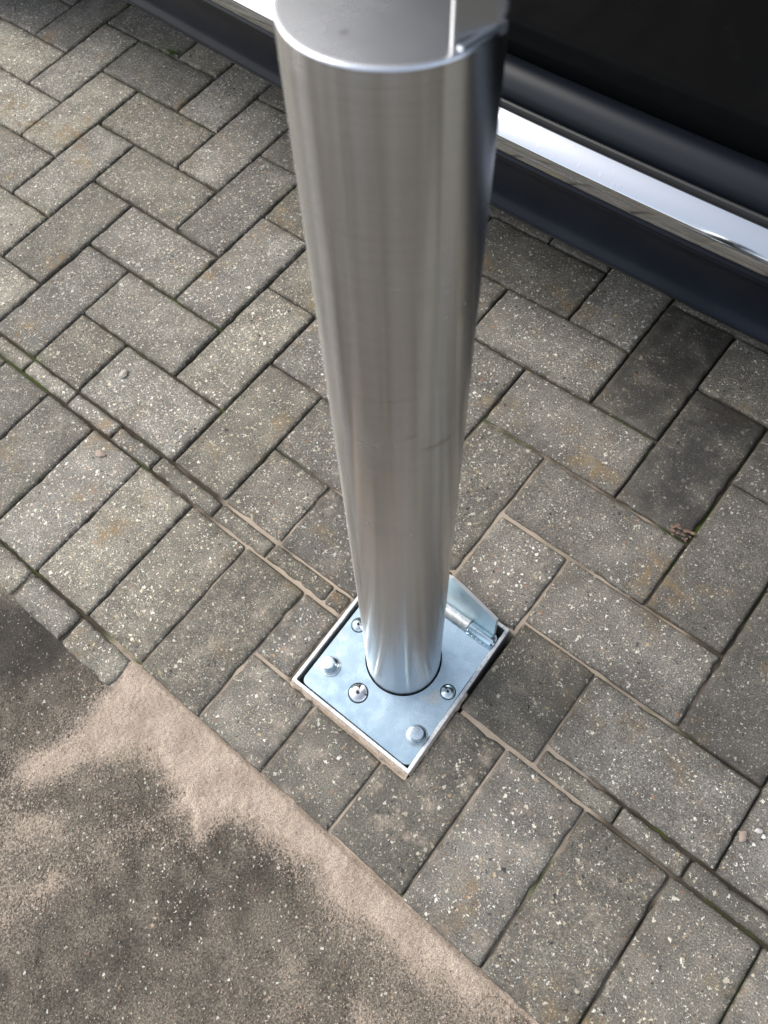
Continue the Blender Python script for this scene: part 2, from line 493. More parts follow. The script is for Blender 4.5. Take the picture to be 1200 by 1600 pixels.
def clip_box(poly):
    """cut the socket opening out of an axis-parallel rectangle (x0,y0,x1,y1) -> list of polygons"""
    x0, y0, x1, y1 = poly
    if y1 > BY0 and y0 < BY1:
        if BX1 - .012 < x0 < BX1: x0 = BX1
        if BX0 < x1 < BX0 + .012: x1 = BX0
    if x1 > BX0 and x0 < BX1:
        if BY1 - .012 < y0 < BY1: y0 = BY1
        if BY0 < y1 < BY0 + .012: y1 = BY0
    if x1 <= BX0 or x0 >= BX1 or y1 <= BY0 or y0 >= BY1:
        return [[(x0, y0), (x1, y0), (x1, y1), (x0, y1)]]
    L, R, B, T = x0 < BX0 - .008, x1 > BX1 + .008, y0 < BY0 - .008, y1 > BY1 + .008
    if L and B and not R and not T:
        return [[(x0, y0), (x1, y0), (x1, BY0), (BX0, BY0), (BX0, y1), (x0, y1)]]
    if R and B and not L and not T:
        return [[(x0, y0), (x1, y0), (x1, y1), (BX1, y1), (BX1, BY0), (x0, BY0)]]
    if R and T and not L and not B:
        return [[(BX1, y0), (x1, y0), (x1, y1), (x0, y1), (x0, BY1), (BX1, BY1)]]
    if L and T and not R and not B:
        return [[(x0, y0), (BX0, y0), (BX0, BY1), (x1, BY1), (x1, y1), (x0, y1)]]
    out = []
    if L: out.append([(x0, y0), (BX0, y0), (BX0, y1), (x0, y1)])
    if R: out.append([(BX1, y0), (x1, y0), (x1, y1), (BX1, y1)])
    if not L and not R:
        if B: out.append([(x0, y0), (x1, y0), (x1, BY0), (x0, BY0)])
        if T: out.append([(x0, BY1), (x1, BY1), (x1, y1), (x0, y1)])
    return out

def outline(poly, inset):
    out = []
    n = len(poly)
    for k in range(n):
        a, b, c = Vector(poly[k - 1]), Vector(poly[k]), Vector(poly[(k + 1) % n])
        d1, d2 = (b - a).normalized(), (c - b).normalized()
        n1, n2 = Vector((-d1.y, d1.x)), Vector((-d2.y, d2.x))
        s = n1 + n2
        out.append((b + s * (inset / max(0.35, s.dot(n1))), d1, d2))
    return out

def ring_of(poly, inset, rad, counts):
    """walked outline of an axis-parallel polygon, inset, corners rounded; the same count of points at every inset"""
    off = outline(poly, inset)
    n = len(poly)
    pts = []
    for k in range(n):
        b, d1, d2 = off[k]
        nb = off[(k + 1) % n][0]
        ln = (nb - b).length
        r = min(rad, ln * 0.3)
        pts += [b - d1 * r, b - d1 * r * 0.28 + d2 * r * 0.28, b + d2 * r]
        for i in range(1, counts[k]):
            pts.append(b + d2 * (r + (ln - 2 * r) * i / counts[k]))
    return pts

def brick_mesh(poly, seed, amp=0.00035, round_=0.0030, depth=0.03, step=0.011, joint=0.0009, chip=0.08):
    cx = sum(p[0] for p in poly) / len(poly); cy = sum(p[1] for p in poly) / len(poly)
    rnd = random.Random(seed)
    counts = [max(1, int((Vector(poly[(k + 1) % len(poly)]) - Vector(poly[k])).length / step)) for k in range(len(poly))]
    base = ring_of(poly, joint, round_, counts)
    n = len(base)
    nor = []
    for k in range(n):
        d = (base[(k + 1) % n] - base[k - 1]).normalized()
        nor.append(Vector((-d.y, d.x)))
    jit = [rnd.uniform(0, amp) + (rnd.uniform(0.0005, 0.0017) if rnd.random() < chip else 0) for _ in range(n)]
    small = min(max(q[0] for q in poly) - min(q[0] for q in poly), max(q[1] for q in poly) - min(q[1] for q in poly))
    lvl = [(0.0, -depth, 1.0), (0.0, -0.0034, 1.0), (0.0011, -0.0011, 0.8), (0.0030, -0.0001, 0.62), (min(0.008, small * .22), 0.0, 0.34), (min(0.024, small * .36), 0.0001, 0.0)]
    verts, edge = [], []
    for li, (ins, z, e) in enumerate(lvl):
        rg = ring_of(poly, joint + ins, max(0.0006, round_ - ins * 0.3), counts)
        for k in range(n):
            j = jit[k] * (1.0, 1.0, 1.4, 1.2, 0.0, 0.0)[li]
            q = rg[k] + nor[k] * j
            zz = z - (jit[k] * 0.5 if li == 2 else 0) + (rnd.uniform(-.00015, .00015) if li in (2, 3) else 0)
            verts.append((q.x - cx, q.y - cy, zz)); edge.append(e)
    faces = []
    for li in range(len(lvl) - 1):
        for k in range(n):
            k2 = (k + 1) % n
            faces.append((li * n + k, li * n + k2, (li + 1) * n + k2, (li + 1) * n + k))
    top = tuple(range((len(lvl) - 1) * n, len(lvl) * n))
    faces.append(top)
    me = bpy.data.meshes.new('brick')
    me.from_pydata(verts, [], faces)
    at = me.attributes.new('edge', 'FLOAT', 'POINT')
    at.data.foreach_set('value', edge)
    sm = [True] * (len(faces) - 1) + [False]
    me.polygons.foreach_set('use_smooth', sm)
    me.materials.append(M['brick'])
    me.update()
    return me, cx, cy

# joint bed, higher and sandy round the socket
def bed_height(x, y):
    d = math.hypot(x - 0.44, (y - 0.20)) + 0.22 * noise.noise((x * 9, y * 9, 3.3))
    if (x > .2 and y < -.004) or (.366 < x < .543 and .103 < y < .308):
        return -0.045
    f = min(1, max(0, (d - 0.20) / 0.25))
    return -0.0036 - 0.0034 * f + 0.0014 * noise.noise((x * 60, y * 60, 0)) + 0.0016 * noise.noise((x * 25, y * 25, 9))

def grid_mesh(name, x0, x1, y0, y1, nx, ny, fz, mat, hole=None, attr=None):
    vs, fs, at = [], [], []
    for j in range(ny + 1):
        for i in range(nx + 1):
            x = x0 + (x1 - x0) * i / nx; y = y0 + (y1 - y0) * j / ny
            vs.append((x, y, fz(x, y)))
            if attr: at.append(attr(x, y))
    for j in range(ny):
        for i in range(nx):
            x = x0 + (x1 - x0) * (i + .5) / nx; y = y0 + (y1 - y0) * (j + .5) / ny
            if hole and hole(x, y): continue
            a = j * (nx + 1) + i
            fs.append((a, a + 1, a + nx + 2, a + nx + 1))
    o = mesh_obj(name, vs, fs, mat, None, True)
    if attr:
        o.data.attributes.new('dust', 'FLOAT', 'POINT').data.foreach_set('value', at)
    return o

paving = grid_mesh('paving', -1.7, 1.9, -0.05, 1.75, 480, 240, bed_height, M['bed'],
                   hole=lambda x, y: .368 < x < .541 and .105 < y < .306)
tag(paving, 'grey block paving in herringbone with a straight edging course', kind='structure')

brick_count = 0
def add_brick(poly, wear=None, stain=0.0, **kw):
    global brick_count
    brick_count += 1
    me, cx, cy = brick_mesh(poly, brick_count * 13 + 5, **kw)
    o = bpy.data.objects.new('brick', me)
    link(o, paving)
    rr = random.Random(brick_count * 7 + 1)
    o.location = (cx, cy, rr.uniform(-0.0011, 0.0007))
    o.rotation_euler = (rr.uniform(-.006, .006), rr.uniform(-.006, .006), rr.uniform(-.006, .006))
    if wear is None:
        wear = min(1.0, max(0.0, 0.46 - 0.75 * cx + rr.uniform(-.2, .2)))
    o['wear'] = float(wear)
    o['tone'] = rr.random()
    if not stain:
        stain = 0.50 * math.exp(-((cx - .48) ** 2 + (cy - .14) ** 2) / .035)
    o['stain'] = float(stain)
    db = math.hypot(cx - 0.44, cy - 0.16)
    o['dust'] = float(max(0.0, 0.58 - 1.3 * db) + (0.25 if cy < 0.2 else 0))
    return o

STAIN = {(4, 6): 0.86, (5, 5): 0.86, (6, 6): 0.74, (3, 8): 0.35, (6, 7): 0.5, (2, 8): 0.3, (6, 4): 0.22, (3, 5): 0.12, (7, 3): 0.25}
VMIN = 2
rest = []                                            # bricks far outside the picture
for i in range(-17, 18):
    for j in range(1, 16):
        c = (i + j) % 4
        if c == 2:   a = (i, j, i + 1, j + 2)        # laid across the courses
        elif c == 0: a = (i, j, i + 2, j + 1)        # laid along the courses
        else: continue
        i0, j0, i1, j1 = a
        cutrow = False
        if j0 < VMIN:
            if c == 0: continue
            j0 = VMIN
            cutrow = True
        cs = [L2W(*q) for q in ((i0, j0), (i1, j0), (i1, j1), (i0, j1))]
        x0 = (cs[0][0] + cs[3][0]) / 2; x1 = (cs[1][0] + cs[2][0]) / 2
        y0 = (cs[0][1] + cs[1][1]) / 2; y1 = (cs[2][1] + cs[3][1]) / 2
        if cutrow and i == 5:
            y0 = 1.94 * P                            # the cut brick right of the socket runs down to the edging
        mx, my = (x0 + x1) / 2, (y0 + y1) / 2
        if mx < -1.45 or mx > 1.35 or my > 1.30:
            rest.append((x0, y0, x1, y1)); continue
        for poly in clip_box((x0, y0, x1, y1)):
            w_, h_ = max(p[0] for p in poly) - min(p[0] for p in poly), max(p[1] for p in poly) - min(p[1] for p in poly)
            if min(w_, h_) < 0.012: continue
            add_brick(poly, stain=STAIN.get((i, j), 0.0))
# edging course, one brick wide across the edge
SV = 1.915
for k in range(-12, 15):
    x0, x1 = k * P, (k + 1) * P
    jy = random.uniform(-0.002, 0.002)
    if k == 3:                                       # cut beside the socket
        add_brick([(x0, jy), (x1, jy), (x1, 1.0 * P - .004), (BX0 + .004, 1.0 * P - .004), (x0, 1.0 * P - .004)][:3] + [(x0, 1.0 * P - .004)])
        add_brick([(x0, 1.0 * P - .002), (BX0, 1.0 * P - .002), (BX0, SV * P), (x0, SV * P)])
        continue
    for poly in clip_box((x0, jy, x1, SV * P)):
        add_brick(poly)
# cut slips between the edging and the herringbone
SL = [-12.2, -11.3, -10.4, -9.35, -8.4, -7.3, -6.4, -5.4, -4.4, -3.45, -2.66, -1.645, -0.704, 0.133, 1.324, 2.28, 3.26, 3.53]
for a, b in list(zip(SL[:-1], SL[1:])) + list(zip([6.33, 7.29, 8.1, 9.15, 10.2, 11.3], [7.29, 8.1, 9.15, 10.2, 11.3, 12.4])):
    j1, j2 = random.uniform(-.0015, .0015), random.uniform(-.0015, .0015)
    add_brick([(a * P, (SV + .015) * P + j1), (b * P, (SV + .015) * P + j2), (b * P, 2.185 * P + j2), (a * P, 2.185 * P + j1)], chip=0.22, round_=0.003, step=0.010)
# stub row of cut bricks on the street side of the edging
for a, b in [(-6, -5), (-5, -4), (-4, -3), (-3, -2), (-2, -1), (-1, -0.02), (0, .955), (.975, 1.9)]:
    add_brick([(a * P, -.445 * P), (b * P, -.445 * P), (b * P, -.02 * P), (a * P, -.02 * P)], wear=0.35, chip=0.45, step=0.010)
# the rest of the drive
vs, fs = [], []
for (x0, y0, x1, y1) in rest:
    b = len(vs); e = .0022
    vs += [(x0 + e, y0 + e, -.02), (x1 - e, y0 + e, -.02), (x1 - e, y1 - e, -.02), (x0 + e, y1 - e, -.02),
           (x0 + e, y0 + e, -.003), (x1 - e, y0 + e, -.003), (x1 - e, y1 - e, -.003), (x0 + e, y1 - e, -.003),
           (x0 + .006, y0 + .006, 0), (x1 - .006, y0 + .006, 0), (x1 - .006, y1 - .006, 0), (x0 + .006, y1 - .006, 0)]
    for l in (0, 4):
        for k in range(4):
            fs.append((b + l + k, b + l + (k + 1) % 4, b + l + 4 + (k + 1) % 4, b + l + 4 + k))
    fs.append((b + 8, b + 9, b + 10, b + 11))
ob = mesh_obj('outlying_bricks', vs, fs, M['brick'], paving)
tag(ob, kind='stuff')
ob['wear'] = 0.5; ob['tone'] = 0.5; ob['stain'] = 0.0; ob['dust'] = 0.0

# ------------------------------------------------------------------ concrete ground, sand
def blob(x, y, cx, cy, rx, ry, a):
    dx, dy = x - cx, y - cy
    ca, sa = cos(a), sin(a)
    u, v = (dx * ca + dy * sa) / rx, (-dx * sa + dy * ca) / ry
    return math.exp(-(u * u + v * v))

def sand_cover(x, y):
    """how much jointing sand lies on the concrete (0 bare .. 1 thick)"""
    d = -y
    band = math.exp(-(max(0, d) / 0.045) ** 2) * min(1, max(0, (x - 0.10) / 0.10)) * min(1, max(0, (0.80 - x) / 0.14))
    s = 1.05 * band
    s += 0.62 * blob(x, y, 0.215, -0.110, 0.110, 0.026, 1.205)
    s += 0.50 * blob(x, y, 0.265, -0.050, 0.075, 0.040, 0.6)
    s += 0.75 * blob(x, y, 0.345, -0.040, 0.060, 0.035, -0.5)
    s += 0.45 * blob(x, y, 0.385, -0.070, 0.045, 0.011, -0.85)
    s += 0.25 * blob(x, y, 0.66, -0.10, 0.10, 0.05, 0.0)
    s += 0.22 * blob(x, y, 0.30, -0.28, 0.10, 0.04, 1.2)
    s += 0.20 * blob(x, y, 0.235, -0.215, 0.13, 0.06, 1.1)
    s += 0.16 * blob(x, y, 0.33, -0.16, 0.16, 0.05, 1.0)
    s -= 0.60 * blob(x, y, 0.455, -0.080, 0.050, 0.018, 0.05)
    s -= 0.50 * blob(x, y, 0.560, -0.090, 0.090, 0.016, 0.12)
    s -= 0.95 * blob(x, y, 0.085, -0.090, 0.08, 0.045, 0.5)
    s -= 0.22 * blob(x, y, 0.40, -0.19, 0.09, 0.06, 0.3)
    s -= 0.22 * blob(x, y, 0.30, -0.12, 0.05, 0.03, 1.0)
    # streaks where it was brushed away from the edge
    a = math.atan2(y - 0.03, x - 0.40)
    s += 0.26 * noise.noise((a * 11, math.hypot(x - .4, y) * 6, 1.0)) * min(1, d / .05 if d > 0 else 0)
    s += 0.14 * noise.noise((x * 22, y * 22, 4.0)) + 0.10 * noise.noise((x * 60, y * 60, 8.0))
    s += 0.16 * noise.noise((x * 7, y * 7, 11.0))
    return max(0, min(1.2, s + 0.19))

def con_z(x, y):
    return -0.0035 + 0.0011 * noise.noise((x * 14, y * 14, 0)) + 0.0007 * noise.noise((x * 70, y * 70, 2)) + 0.0004 * noise.noise((x * 190, y * 190, 5))

concrete = grid_mesh('pavement', -0.8, 1.4, -0.9, 0.03, 440, 186, con_z, M['concrete'],
                     hole=lambda x, y: y > -0.006, attr=lambda x, y: 0.9 * min(1, sand_cover(x, y)) - 0.75 * blob(x, y, 0.045, -0.085, 0.095, 0.055, 0.55))
tag(concrete, 'dark worn concrete footway strewn with sand', kind='structure')

sand = grid_mesh('sand', 0.05, 0.86, -0.30, 0.014, 460, 180,
                 lambda x, y: con_z(x, y) - 0.0044 + (0.0058 if y < -.012 else 0.0058) * min(1.0, sand_cover(x, y)) * (1 if y < -.004 else max(0.0, 1 - (y + .004) / (.006 + .012 * max(0, noise.noise((x * 21, 0, 5)))))) + 0.0005 * noise.noise((x * 90, y * 90, 7)) + 0.0012 * noise.noise((x * 330, y * 330, 3)) + 0.0007 * noise.noise((x * 700, y * 700, 13)),
                 M['sand'])
tag(sand, 'tan jointing sand drifted along the brick edging', 'sand', kind='stuff')

# wide surrounding ground down to the horizon
R0, Rb = 0, 140
gv = [(-Rb, -Rb, -.03), (Rb, -Rb, -.03), (Rb, Rb, -.03), (-Rb, Rb, -.03)]
ground = mesh_obj('ground', [(-Rb, -Rb, -.065), (Rb, -Rb, -.065), (Rb, Rb, -.065), (-Rb, Rb, -.065)], [(0, 1, 2, 3)], M['concrete'])
tag(ground, 'wide concrete ground running out to the horizon', kind='structure')
apron = bmesh.new()
for (x0, x1, y0, y1) in ((-6, -.8, -3, -.05), (1.4, 6, -3, -.05), (-.8, 1.4, -3, -.9)):
    box_bm(apron, x0, x1, y0, y1, -.06, -.0045)
bm_obj('footway', apron, M['concrete'])
tag(bpy.data.objects['footway'], 'worn concrete footway along the drive', kind='structure')

# loose grit
def grit(name, n, fpos, sizes, mat, seed):
    rnd = random.Random(seed)
    vs, fs = [], []
    for _ in range(n):
        x, y, z = fpos(rnd)
        s = rnd.uniform(*sizes)
        b = len(vs)
        a = rnd.uniform(0, pi)
        sx, sy, sz = s * rnd.uniform(.6, 1.3), s * rnd.uniform(.5, 1.0), s * rnd.uniform(.3, .7)
        for (px, py, pz) in ((1, 0, 0), (-1, 0, 0), (0, 1, 0), (0, -1, 0), (0, 0, 1), (0, 0, -1)):
            qx, qy = px * sx, py * sy
            vs.append((x + qx * cos(a) - qy * sin(a), y + qx * sin(a) + qy * cos(a), z + pz * sz))
        for f in ((0, 2, 4), (2, 1, 4), (1, 3, 4), (3, 0, 4), (2, 0, 5), (1, 2, 5), (3, 1, 5), (0, 3, 5)):
            fs.append(tuple(b + k for k in f))
    o = mesh_obj(name, vs, fs, mat)
    return o

def on_concrete(r):
    x, y = r.uniform(-.1, 1.0), -r.random() ** 1.3 * .5 - .008
    return x, y, con_z(x, y) + .0005
def on_joint(r):
    x, y = r.gauss(.46, .14), r.gauss(.10, .12)
    return x, max(y, -.05), .0003
g1 = grit('grit', 1500, on_concrete, (.0006, .0014), M['stone_a'], 3)
tag(g1, 'pale grit scattered over the concrete', 'grit', kind='stuff')
def on_drift(r):
    for _ in range(40):
        x, y = r.uniform(.05, .86), -r.random() ** 1.5 * .36 - .006
        c = sand_cover(x, y)
        if r.random() < c * (1.15 - min(c, 1.0)) * 2.6 + .03:
            break
    return x, y, con_z(x, y) + .0007
g3 = grit('loose_sand', 9000, on_drift, (.0005, .0013), M['sand'], 9)
tag(g3, 'coarse tan sand grains scattered over the concrete beside the drift', 'sand', kind='stuff')
g2 = grit('grit', 700, on_concrete, (.0008, .0022), M['leaf'], 4)
tag(g2, 'brown grit scattered over the concrete', 'grit', kind='stuff')

# ------------------------------------------------------------------ ground socket
SQ = [Vector((.3686, .1020)), Vector((.5449, .1041)), Vector((.5384, .3096)), Vector((.3625, .3076))]
def inset_quad(q, d):
    out = []
    for k in range(4):
        a, b, c = q[k - 1], q[k], q[(k + 1) % 4]
        d1, d2 = (b - a).normalized(), (c - b).normalized()
        n1, n2 = Vector((-d1.y, d1.x)), Vector((-d2.y, d2.x))
        s = n1 + n2
        out.append(b + s * (d / s.dot(n1)))
    return out
SLOC = (.4545, .2058, 0)
socket = empty('ground_socket', SLOC)
tag(socket, 'square galvanised ground socket with hinged lid, bolted flush into the paving', 'ground socket')
bm = bmesh.new()
lv = [(0.0, -.075), (0.0, .0030), (0.0006, .0038), (.0040, .0038), (.0046, .0030), (.0046, -.075)]
rings = [[bm.verts.new((p.x, p.y, z)) for p in inset_quad(SQ, d)] for d, z in lv]
for a, b in zip(rings[:-1], rings[1:]):
    for k in range(4):
        bm.faces.new((a[k], a[(k + 1) % 4], b[(k + 1) % 4], b[k]))
setloc(bm_obj('frame', bm, M['frame'], socket), SLOC)
bm = bmesh.new()
bm.faces.new([bm.verts.new((p.x, p.y, -.070)) for p in inset_quad(SQ, .0046)])
setloc(bm_obj('pit_floor', bm, M['dark'], socket), SLOC)

# sand packed against the two near sides of the frame
def packed(a, b, wid, seed):
    d = (b - a).normalized(); o_ = Vector((d.y, -d.x))
    vs, fs = [], []
    for k in range(71):
        p_ = a.lerp(b, k / 70)
        w_ = wid * (0.75 + 0.6 * noise.noise((k * .23, seed, 0)) + 0.25 * noise.noise((k * .9, seed, 3)))
        w_ = max(.0012, w_)
        for f, z in ((-.0006, .0022), (w_ * .35, .0017), (w_, .0004), (w_ + .0015, -.006)):
            q_ = p_ + o_ * f
            vs.append((q_.x, q_.y, z + .0006 * noise.noise((k * .5, f * 900, seed))))
    for k in range(70):
        for l in range(3):
            i0 = k * 4 + l
            fs.append((i0, i0 + 1, i0 + 5, i0 + 4))
    return vs, fs
va, fa = packed(SQ[0], SQ[1], .0052, 1.0)
vb, fb = packed(SQ[1], SQ[1].lerp(SQ[2], .55), .0026, 5.0)
sp_ = mesh_obj('packed_sand', va + vb, fa + [tuple(i + len(va) for i in f) for f in fb], M['sand'], None, True)
tag(sp_, 'tan sand packed along the near sides of the metal socket frame', 'sand', kind='stuff')

AX = Vector((-0.0003, 0.104, 1.0)).normalized()
BASE = Vector((0.4571, 0.2061, 0.0))
PZ = -0.0022                                         # top of the cover plate
hc = BASE + AX * (PZ / AX.z)
# plate outline: rounded quad
pq = inset_quad(SQ, .0054)
pq[0] += Vector((.0030, .0006))
pq[3] += Vector((.0030, -.008)); pq[2] += Vector((.0003, -.008))
def round_quad(q, r, seg=8):
    out = []
    for k in range(4):
        a, b, c = q[k - 1], q[k], q[(k + 1) % 4]
        d1, d2 = (b - a).normalized(), (c - b).normalized()
        p0, p1 = b - d1 * r, b + d2 * r
        for s in range(seg + 1):
            t = s / seg
            out.append(p0 * (1 - t) ** 2 + b * 2 * t * (1 - t) + p1 * t * t)
        nxt = q[(k + 1) % 4] - d2 * r
        for s in range(1, 12):
            out.append(p1.lerp(nxt, s / 12))
    return out
outl = round_quad(pq, .009)
n = len(outl)
HR = .0462
bm = bmesh.new()
def hole_pt(p, r, z):
    d = (p - hc.xy).normalized() * r
    return bm.verts.new((hc.x + d.x, hc.y + d.y, z))
cen = hc.xy
ra = [bm.verts.new((p.x, p.y, PZ - .005)) for p in outl]
rb = [bm.verts.new((p.x, p.y, PZ - .0006)) for p in outl]
rc = [bm.verts.new((*(p + (cen - p).normalized() * .0007), PZ)) for p in outl]
rd = [hole_pt(p, HR, PZ) for p in outl]
re_ = [hole_pt(p, HR, PZ - .005) for p in outl]
for a, b in ((ra, rb), (rb, rc), (rc, rd), (rd, re_)):
    for k in range(n):
        bm.faces.new((a[k], a[(k + 1) % n], b[(k + 1) % n], b[k]))
setloc(bm_obj('cover_plate', bm, M['zinc'], socket, True, 30), SLOC)

def at(x, y, z, rz=0, tilt=(0, 0)):
    return Matrix.Translation((x, y, z)) @ Matrix.Rotation(tilt[0], 4, 'X') @ Matrix.Rotation(tilt[1], 4, 'Y') @ Matrix.Rotation(rz, 4, 'Z')
for (x, y, tl) in ((.3943, .1439, (.02, -.05)), (.5259, .1438, (-.03, .02))):
    st = lathe('bolt', [(.0082, .0010), (.0082, .0172), (.0076, .0182), (.0070, .0183), (0, .0183)], 32, M['bolt'], socket, at(x, y, PZ, 0, tl), 20)
    (lathe('washer', [(.0126, -.0002), (.0126, .0010), (.0121, .0015), (.0108, .0017), (.0103, .0030), (.0090, .0036), (.0079, .0030)], 32, M['washer'], st, at(x, y, PZ, 0, tl), 20))
    setloc(st, SLOC)
for (x, y, r) in ((.4410, .1397, .0112), (.5239, .2055, .0086), (.3885, .2040, .0088)):
    prof = [(r * 1.0, -.0002), (r, .0006), (r * .93, .0018), (r * .78, .0031), (r * .55, .0042), (r * .30, .0047), (r * .24, .0047), (r * .22, .0030), (0, .0030)]
    sc = lathe('screw', prof, 28, M['screw'] if r > .009 else M['bolt'], socket, at(x, y, PZ))
    setloc(sc, SLOC)
    lathe('seat_shade_ring', [(r * 1.10, .00015), (r * .95, .0003)], 28, M['dark'], sc, at(x, y, PZ))  # flat dark ring, shade round the screw head put in as colour
    # pin in the drive recess
    lathe('pin', [(r * .17, .0028), (r * .17, .0042), (0, .0043)], 10, M['dark'], sc, at(x, y, PZ))

# hinge knuckles lying across the far end, lid standing open behind them
hy, hz, hr = .2835, .0033, .0074
def knuckle(x0, x1, mat, r=hr):
    mt = Matrix.Translation((x0, hy, hz)) @ Matrix.Rotation(pi / 2, 4, 'Y')
    L_ = x1 - x0
    o = lathe('hinge_knuckle', [(r * .38, -.0006), (r * .40, 0), (r * .9, 0), (r, .0007), (r, L_ - .0007), (r * .9, L_), (r * .40, L_), (r * .38, L_ - .002), (0, L_ - .002)], 30, mat, socket, mt)
    return setloc(o, SLOC)
knuckle(.4985, .5318, M['zinc'])
knuckle(.4150, .4972, M['frame'], .0068)
knuckle(.3830, .4138, M['zinc'])
setloc(lathe('hinge_pin', [(0, -.002), (.0027, -.0015), (.0027, .153), (0, .1535)], 14, M['bolt'], socket, Matrix.Translation((.3812, hy, hz)) @ Matrix.Rotation(pi / 2, 4, 'Y')), SLOC)
# weld bead along the knuckles
for ks in ((0, 5), (20, 25)):
    bm = bmesh.new()
    for k in range(*ks):
        x = .386 + k * .0058
        bmesh.ops.create_icosphere(bm, subdivisions=1, radius=.0017 * random.uniform(.75, 1.2), matrix=Matrix.Translation((x, hy - hr * .93, PZ + .0004)) @ Matrix.Diagonal((2.2, 1, .7, 1)))
    setloc(bm_obj('weld', bm, M['bolt'], socket, True), SLOC)
# lid: arched plate
lb, lt = Vector((0, .2885, -.002)), Vector((0, .3065, .0475))
up = (lt - lb)
nrm = Vector((0, up.z, -up.y)).normalized() * .0050
prof = []
N = 14
for k in range(N + 1):
    t = k / N
    x = .3865 + (.5235 - .3865) * t
    h = 1.0 - 0.08 * (2 * t - 1) ** 2 - 0.26 * abs(2 * t - 1)
    prof.append((x, h + random.uniform(-.006, .006)))
prof = [(.3815, 0.0)] + prof + [(.5285, 0.0)]
bm = bmesh.new()
fr = [bm.verts.new((x, *(lb + up * h).yz)) for x, h in prof]
bk = [bm.verts.new((x, *(lb + up * h + nrm).yz)) for x, h in prof]
bm.faces.new(fr); bm.faces.new(list(reversed(bk)))
for k in range(len(prof)):
    k2 = (k + 1) % len(prof)
    f = bm.faces.new((fr[k], bk[k], bk[k2], fr[k2]))
    f.material_index = 1 if 0 < k < len(prof) - 2 else 0
lid = bm_obj('lid', bm, M['pale'], socket)
lid.data.materials.append(M['cut'])
setloc(lid, SLOC)

# ------------------------------------------------------------------ bollard
bol = empty('bollard', BASE)
q = AX.to_track_quat('Z', 'Y')
# keep local x along world x
xa = (Vector((1, 0, 0)) - AX * AX.x).normalized()
ya = AX.cross(xa)
rot = Matrix((xa, ya, AX)).transposed()
bol.rotation_euler = rot.to_euler()
tag(bol, 'round brushed stainless steel bollard standing in the ground socket', 'bollard')
BR, BH = .0441, .7335
lathe('post', [(BR, -.06)] + [(BR, k * BH / 12) for k in range(12)] + [(BR, BH - .0011)], 128, M['steel'], bol, None, 60)
lathe('cap', [(BR, BH - .0011), (BR - .0003, BH - .0005), (BR - .0009, BH - .00012), (BR - .0016, BH), (BR - .0022, BH), (0, BH)], 128, M['cap'], bol, None, 16)
# upright locking lug in a slot near the rim
bm = bmesh.new()
y0, y1, hh = -.0105, .0085, .052
pr = [(y0, -.004), (y1, -.004), (y1, hh - .010)] + [(y1 - .010 + .010 * cos(a), hh - .010 + .010 * sin(a)) for a in (pi * .125, pi * .25, pi * .375, pi * .5)] + [(y0 + .010 + .010 * cos(a), hh - .010 + .010 * sin(a)) for a in (pi * .5, pi * .625, pi * .75, pi * .875, pi)]
f1 = [bm.verts.new((.0343, y, BH + z)) for y, z in pr]
f2 = [bm.verts.new((.0365, y, BH + z)) for y, z in pr]
bm.faces.new(f1); bm.faces.new(list(reversed(f2)))
for k in range(len(pr)):
    bm.faces.new((f1[k], f2[k], f2[(k + 1) % len(pr)], f1[(k + 1) % len(pr)]))
bmesh.ops.recalc_face_normals(bm, faces=bm.faces)
bmesh.ops.bevel(bm, geom=[e for e in bm.edges], offset=.0005, segments=2, affect='EDGES')
bm.transform(Matrix.Translation((.0354, -.0105, 0)) @ Matrix.Rotation(radians(-17), 4, 'Z') @ Matrix.Translation((-.0354, .0105, 0)))
bm_obj('locking_lug', bm, M['lug'], bol)
bm = bmesh.new()
box_bm(bm, .0388, .0418, -.0108, .0130, BH - .003, BH + .0010, .0006)
bm.transform(Matrix.Translation((.0354, -.0105, 0)) @ Matrix.Rotation(radians(-7), 4, 'Z') @ Matrix.Translation((-.0360, .0105, 0)))
bm_obj('slot_bar', bm, M['cap'], bol)
bm = bmesh.new()
box_bm(bm, .0366, .0383, -.0108, .0150, BH - .003, BH - .0003)
bm_obj('slot', bm, M['dark'], bol)

# ------------------------------------------------------------------ parked car
CARC = 1.66
CLOC = (.3, CARC, 0)
car = empty('parked_car', CLOC)
tag(car, 'glossy black car with bright trimmed side sill, parked behind the bollard', 'car')

def bow(u):
    return sum(bow_raw(u + d) for d in (-.24, -.16, -.08, 0, .08, .16, .24)) / 7
def bow_raw(u):
    """plan curve of the car side"""
    tab = [(-2.4, .30), (-1.6, .125), (-1.0, .075), (-.47, .045), (-.14, .022), (.245, .001), (.6, 0.0), (1.1, .004), (1.6, .02), (2.2, .09), (2.6, .22)]
    for (a, x), (b, y) in zip(tab[:-1], tab[1:]):
        if u <= b:
            t = max(0, (u - a) / (b - a))
            return x + (y - x) * t
    return tab[-1][1]

def sweep(name, prof, u0, u1, mat, parent=car, n=60, closed=False, side=1, smooth=True, angle=40):
    bm = bmesh.new()
    rows = []
    for k in range(n + 1):
        u = u0 + (u1 - u0) * k / n
        b = bow(u)
        rows.append([bm.verts.new((u, (v + b) if side > 0 else 2 * CARC - (v + b), z)) for v, z in prof])
    m_ = len(prof)
    for a, b in zip(rows[:-1], rows[1:]):
        for k in range(m_ if closed else m_ - 1):
            bm.faces.new((a[k], a[(k + 1) % m_], b[(k + 1) % m_], b[k]))
    if closed:
        bm.faces.new(rows[0]); bm.faces.new(list(reversed(rows[-1])))
    o = bm_obj(name, bm, mat, parent, smooth, angle)
    return setloc(o, CLOC)

